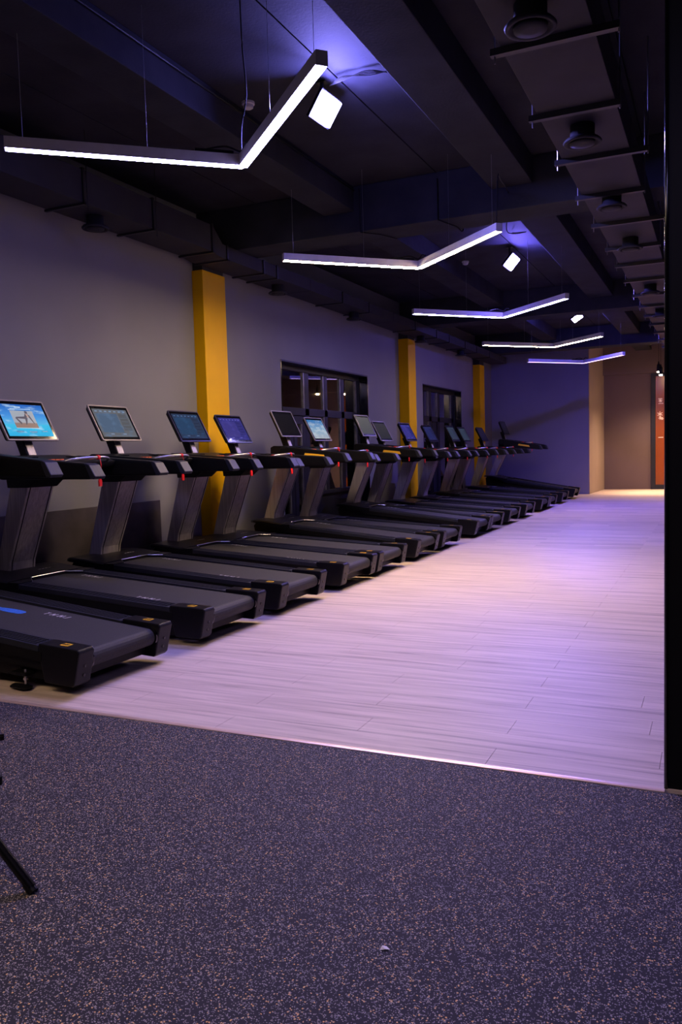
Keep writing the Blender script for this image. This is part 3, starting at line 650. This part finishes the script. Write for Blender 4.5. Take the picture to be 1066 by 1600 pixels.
    key = part('safety_key', M['red'], t, lambda b: [cyl(b, (-1.07, -.012, 1.214), (-1.07, .012, 1.214), .0165, 12), tube(b, spline([(-1.055, 0, 1.205), (-1.045, 0, 1.15), (-1.06, 0, 1.075)], 5), .0025, 5)])
    part('key_tag', M['red'], key, lambda b: prism(b, [(-.014, 1.005), (-.016, 1.045), (-.007, 1.06), (-.004, 1.075), (.004, 1.075), (.007, 1.06), (.016, 1.045), (.014, 1.005)], -1.066, -1.056, axis='x'))
    # monitor on its stem
    part('monitor_stem', M['black'], t, lambda b: prism(b, [(-1.765, 1.23), (-1.835, 1.40), (-1.775, 1.43), (-1.69, 1.23)], -.045, .045, bev=.004))
    part('stem_plate', M['steel'], t, lambda b: prism(b, [(-1.692, 1.245), (-1.752, 1.39), (-1.748, 1.392), (-1.688, 1.245)], -.036, .036))
    mt = Matrix.Translation((-1.745, 0, 1.505)) @ Matrix.Rotation(-math.radians(27.5), 4, 'Y')
    W2_, H2_ = .252, .172
    def outline(w, h, r):
        q = []
        for cx, cy, a0 in ((w-r, h-r, 0), (-w+r, h-r, 90), (-w+r, -h+r, 180), (w-r, -h+r, 270)):
            for k in range(4): a = math.radians(a0+30*k); q.append((cx+r*math.cos(a), cy+r*math.sin(a)))
        return q
    def loft(b, secs):
        rg = [[b.verts.new((x, y, z)) for y, z in outline(w_, h_, r_)] for x, w_, h_, r_ in secs]
        n = len(rg[0])
        for i in range(len(rg)-1):
            for k in range(n): b.faces.new((rg[i][k], rg[i][(k+1) % n], rg[i+1][(k+1) % n], rg[i+1][k]))
        b.faces.new(rg[0][::-1]); b.faces.new(rg[-1])
        bmesh.ops.transform(b, matrix=mt, verts=b.verts)
    mon = part('monitor', M['black'], t, lambda b: loft(b, [(-.045, W2_-.03, H2_-.035, .012), (-.035, W2_-.012, H2_-.015, .014), (-.006, W2_-.002, H2_-.002, .014)]))
    def bez(b):
        A = outline(W2_, H2_, .014); B = outline(W2_-.011, H2_-.011, .006); n = len(A)
        for x0 in (0,):
            va = [b.verts.new((-.008, y, z)) for y, z in A]; vb = [b.verts.new((.004, y, z)) for y, z in A]
            vc = [b.verts.new((.004, y, z)) for y, z in B]; vd = [b.verts.new((-.008, y, z)) for y, z in B]
            for k in range(n):
                j = (k+1) % n
                b.faces.new((va[k], va[j], vb[j], vb[k])); b.faces.new((vb[k], vb[j], vc[j], vc[k])); b.faces.new((vc[k], vc[j], vd[j], vd[k])); b.faces.new((vd[k], vd[j], va[j], va[k]))
        bmesh.ops.transform(b, matrix=mt, verts=b.verts)
    part('bezel', M['bezel_light'], mon, bez)
    part('screen_border', M['black_gloss'], mon, lambda b: box(b, -.006, .0015, -W2_+.011, W2_-.011, -H2_+.011, H2_-.011, mtx=mt))
    bm = bmesh.new(); uvl = bm.loops.layers.uv.new('UVMap')
    dw, dh = W2_-.032, H2_-.036
    f = bm.faces.new([bm.verts.new(mt @ Vector((.0022, y, z))) for y, z in ((-dw, -dh), (dw, -dh), (dw, dh), (-dw, dh))])
    for lp, c in zip(f.loops, ((0, 0), (1, 0), (1, 1), (0, 1))): lp[uvl].uv = c
    disp = mk('display', bm, M['black'], mon)
    disp.data.materials.clear(); disp.data.materials.append(M['black'])
    return t, mt
proto, MT = build_treadmill()
def stretch(o):     # the deck is 6 cm longer than first drawn: everything forward of it moves towards the wall
    if o.type == 'MESH':
        for v in o.data.vertices:
            if v.co.x < -.4: v.co.x -= .06
    for c in o.children: stretch(c)
stretch(proto); MT = Matrix.Translation((-.06, 0, 0)) @ MT
def deep_copy(o, parent=None):
    c = o.copy(); COL.objects.link(c)
    if parent: c.parent = parent
    for ch in list(o.children): deep_copy(ch, c)
    return c
TM = [  # y, front lift, bezel, display, label
 (3.53, .032, 'light', 'off', 'nearest treadmill, cut off by the left edge, blue shoe-sole print on its belt'),
 (4.66, .0, 'light', 'photo', 'second treadmill, bright blue screen showing a picture of a stretching person'),
 (5.67, .0, 'light', 'map', 'third treadmill, pale framed screen with a grey blue map page'),
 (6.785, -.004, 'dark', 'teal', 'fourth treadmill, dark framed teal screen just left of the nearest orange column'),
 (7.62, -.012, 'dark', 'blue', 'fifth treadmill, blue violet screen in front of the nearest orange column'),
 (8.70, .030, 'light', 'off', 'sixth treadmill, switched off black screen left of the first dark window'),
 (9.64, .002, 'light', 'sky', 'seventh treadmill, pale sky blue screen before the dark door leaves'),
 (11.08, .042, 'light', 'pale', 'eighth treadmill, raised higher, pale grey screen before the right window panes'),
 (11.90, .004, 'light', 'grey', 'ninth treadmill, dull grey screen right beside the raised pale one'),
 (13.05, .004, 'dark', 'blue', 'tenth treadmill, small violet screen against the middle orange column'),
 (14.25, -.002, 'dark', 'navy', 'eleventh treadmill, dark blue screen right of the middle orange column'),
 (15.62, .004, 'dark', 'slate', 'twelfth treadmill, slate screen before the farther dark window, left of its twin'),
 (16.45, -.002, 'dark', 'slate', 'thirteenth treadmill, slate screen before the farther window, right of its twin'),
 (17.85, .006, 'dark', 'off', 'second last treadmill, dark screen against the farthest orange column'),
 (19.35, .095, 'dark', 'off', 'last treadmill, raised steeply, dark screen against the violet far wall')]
DM = {}
for i, (y, lift, bz, dk, lab) in enumerate(TM):
    t = proto if i == 0 else deep_copy(proto)
    t.location = (-2.92, y, 0); t.rotation_euler = (0, lift, 0); t['label'] = lab
    if dk not in DM: DM[dk] = display_mat('display_'+dk, dk)
    for c in t.children:
        if c.name.startswith('monitor') and 'stem' not in c.name:
            mon = c
            for g in c.children:
                if g.name.startswith('display'):
                    g.material_slots[0].link = 'OBJECT'; g.material_slots[0].material = DM[dk]
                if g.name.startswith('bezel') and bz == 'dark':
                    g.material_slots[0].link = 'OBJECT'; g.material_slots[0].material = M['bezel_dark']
        if c.name.startswith('levelling_foot') and lift > .01:
            pass
    if dk == 'photo':
        def flat(name, m, polys, off):
            bm = bmesh.new()
            for pl in polys: bm.faces.new([bm.verts.new(MT @ Vector((.0022+off, (u*2-1)*.230, (v*2-1)*.136))) for u, v in pl])
            o = mk(name, bm, m, mon); return o
        def R(x0, y0, x1, y1): return [(x0, y0), (x1, y0), (x1, y1), (x0, y1)]
        flat('picture_sky', M['photo_sky'], [R(.24, .40, .72, .80)], .0006)
        flat('picture_ground', M['photo_ground'], [R(.24, .26, .72, .42)], .0006)
        flat('picture_figure', M['photo_body'], [[(.30, .56), (.50, .54), (.56, .60), (.60, .72), (.55, .74), (.50, .62), (.32, .60)], [(.54, .74), (.54, .78), (.57, .80), (.60, .78), (.60, .73), (.57, .71)],
             [(.57, .70), (.62, .66), (.67, .40), (.65, .40), (.60, .58), (.55, .62)], [(.50, .57), (.56, .58), (.52, .44), (.49, .36), (.47, .36), (.49, .46)], [(.30, .56), (.32, .60), (.40, .42), (.38, .36), (.36, .40)]], .0010)
        flat('picture_skin', M['photo_skin'], [[(.545, .71), (.58, .71), (.60, .60), (.56, .58)]], .0013)
        flat('picture_caption', M['photo_white'], [R(.37, .895, .50, .925), R(.26, .845, .70, .860), R(.22, .82, .36, .832), R(.24, .245, .72, .255)], .0008)
        flat('picture_button', M['photo_button'], [R(.20, .13, .36, .165), R(.48, .12, .64, .155), R(.74, .14, .88, .165), R(.22, .10, .34, .115), R(.50, .09, .62, .105)], .0008)
def sole(cx, cy, a, b_, n=20):
    return [(cx+a*math.cos(2*PI*k/n), cy+b_*math.sin(2*PI*k/n)) for k in range(n)]
bm = bmesh.new()
prf = [(-.845+.0*1, .08, .018), (-.865, .08, .034), (-.92, .08, .040), (-.98, .078, .036), (-1.04, .075, .025), (-1.10, .073, .029), (-1.15, .073, .027), (-1.17, .073, .014)]
up_ = [bm.verts.new((x, y+h, BT(x)+.0015)) for x, y, h in prf]; lo_ = [bm.verts.new((x, y-h, BT(x)+.0015)) for x, y, h in prf]
for k in range(len(prf)-1): bm.faces.new((up_[k], up_[k+1], lo_[k+1], lo_[k]))
mk('sole_print', bm, M['blue_print'], proto)
mks = [c for c in proto.children if c.name.startswith('belt_mark')]      # the first machine's belt stopped at another place
mks[0].location = (.76, -.045, -.0524); mks[1].location = (-.80, 0, .0552)

# ------------------------------------------------------------------ tubular stand at the lower left edge
t = thing('equipment_stand', 'black tubular steel stand on the rubber floor, at the lower left edge', 'stand', (-1.9, 1.9, 0))
def rod(name, a, c, r, m='tube'):
    A = Vector(a)-Vector((-1.9, 1.9, 0)); C_ = Vector(c)-Vector((-1.9, 1.9, 0))
    return part(name, M[m], t, lambda b: cyl(b, A, C_, r, 16), smooth=False)
rod('leg', (-1.735, 1.640, .012), (-2.32, 1.655, .50), .0145)
rod('foot_cap', (-1.728, 1.640, .001), (-1.752, 1.6405, .022), .0155, 'black')
rod('cross_tube', (-2.655, 2.41, .075), (-2.92, 2.13, .075), .0135)
rod('foot_cap', (-2.437, 2.172, 0), (-2.437, 2.172, .03), .016, 'black')
rod('leg', (-2.437, 2.172, .02), (-2.92, 2.13, .075), .011)
rod('leg', (-2.92, 2.13, .075), (-2.32, 1.655, .50), .0125)
rod('upright', (-2.32, 1.655, .50), (-2.55, 1.70, 1.05), .014)
# tiny scrap
b = bmesh.new(); v = [b.verts.new(p) for p in ((-.735, 1.752, .001), (-.722, 1.758, .004), (-.712, 1.764, .002), (-.724, 1.772, .003), (-.734, 1.768, .005))]; b.faces.new(v)
bmesh.ops.solidify(b, geom=b.faces[:], thickness=.001)
tag(mk('paper_scrap', b, M['paper']), 'tiny white scrap lying on the speckled rubber floor', 'scrap')
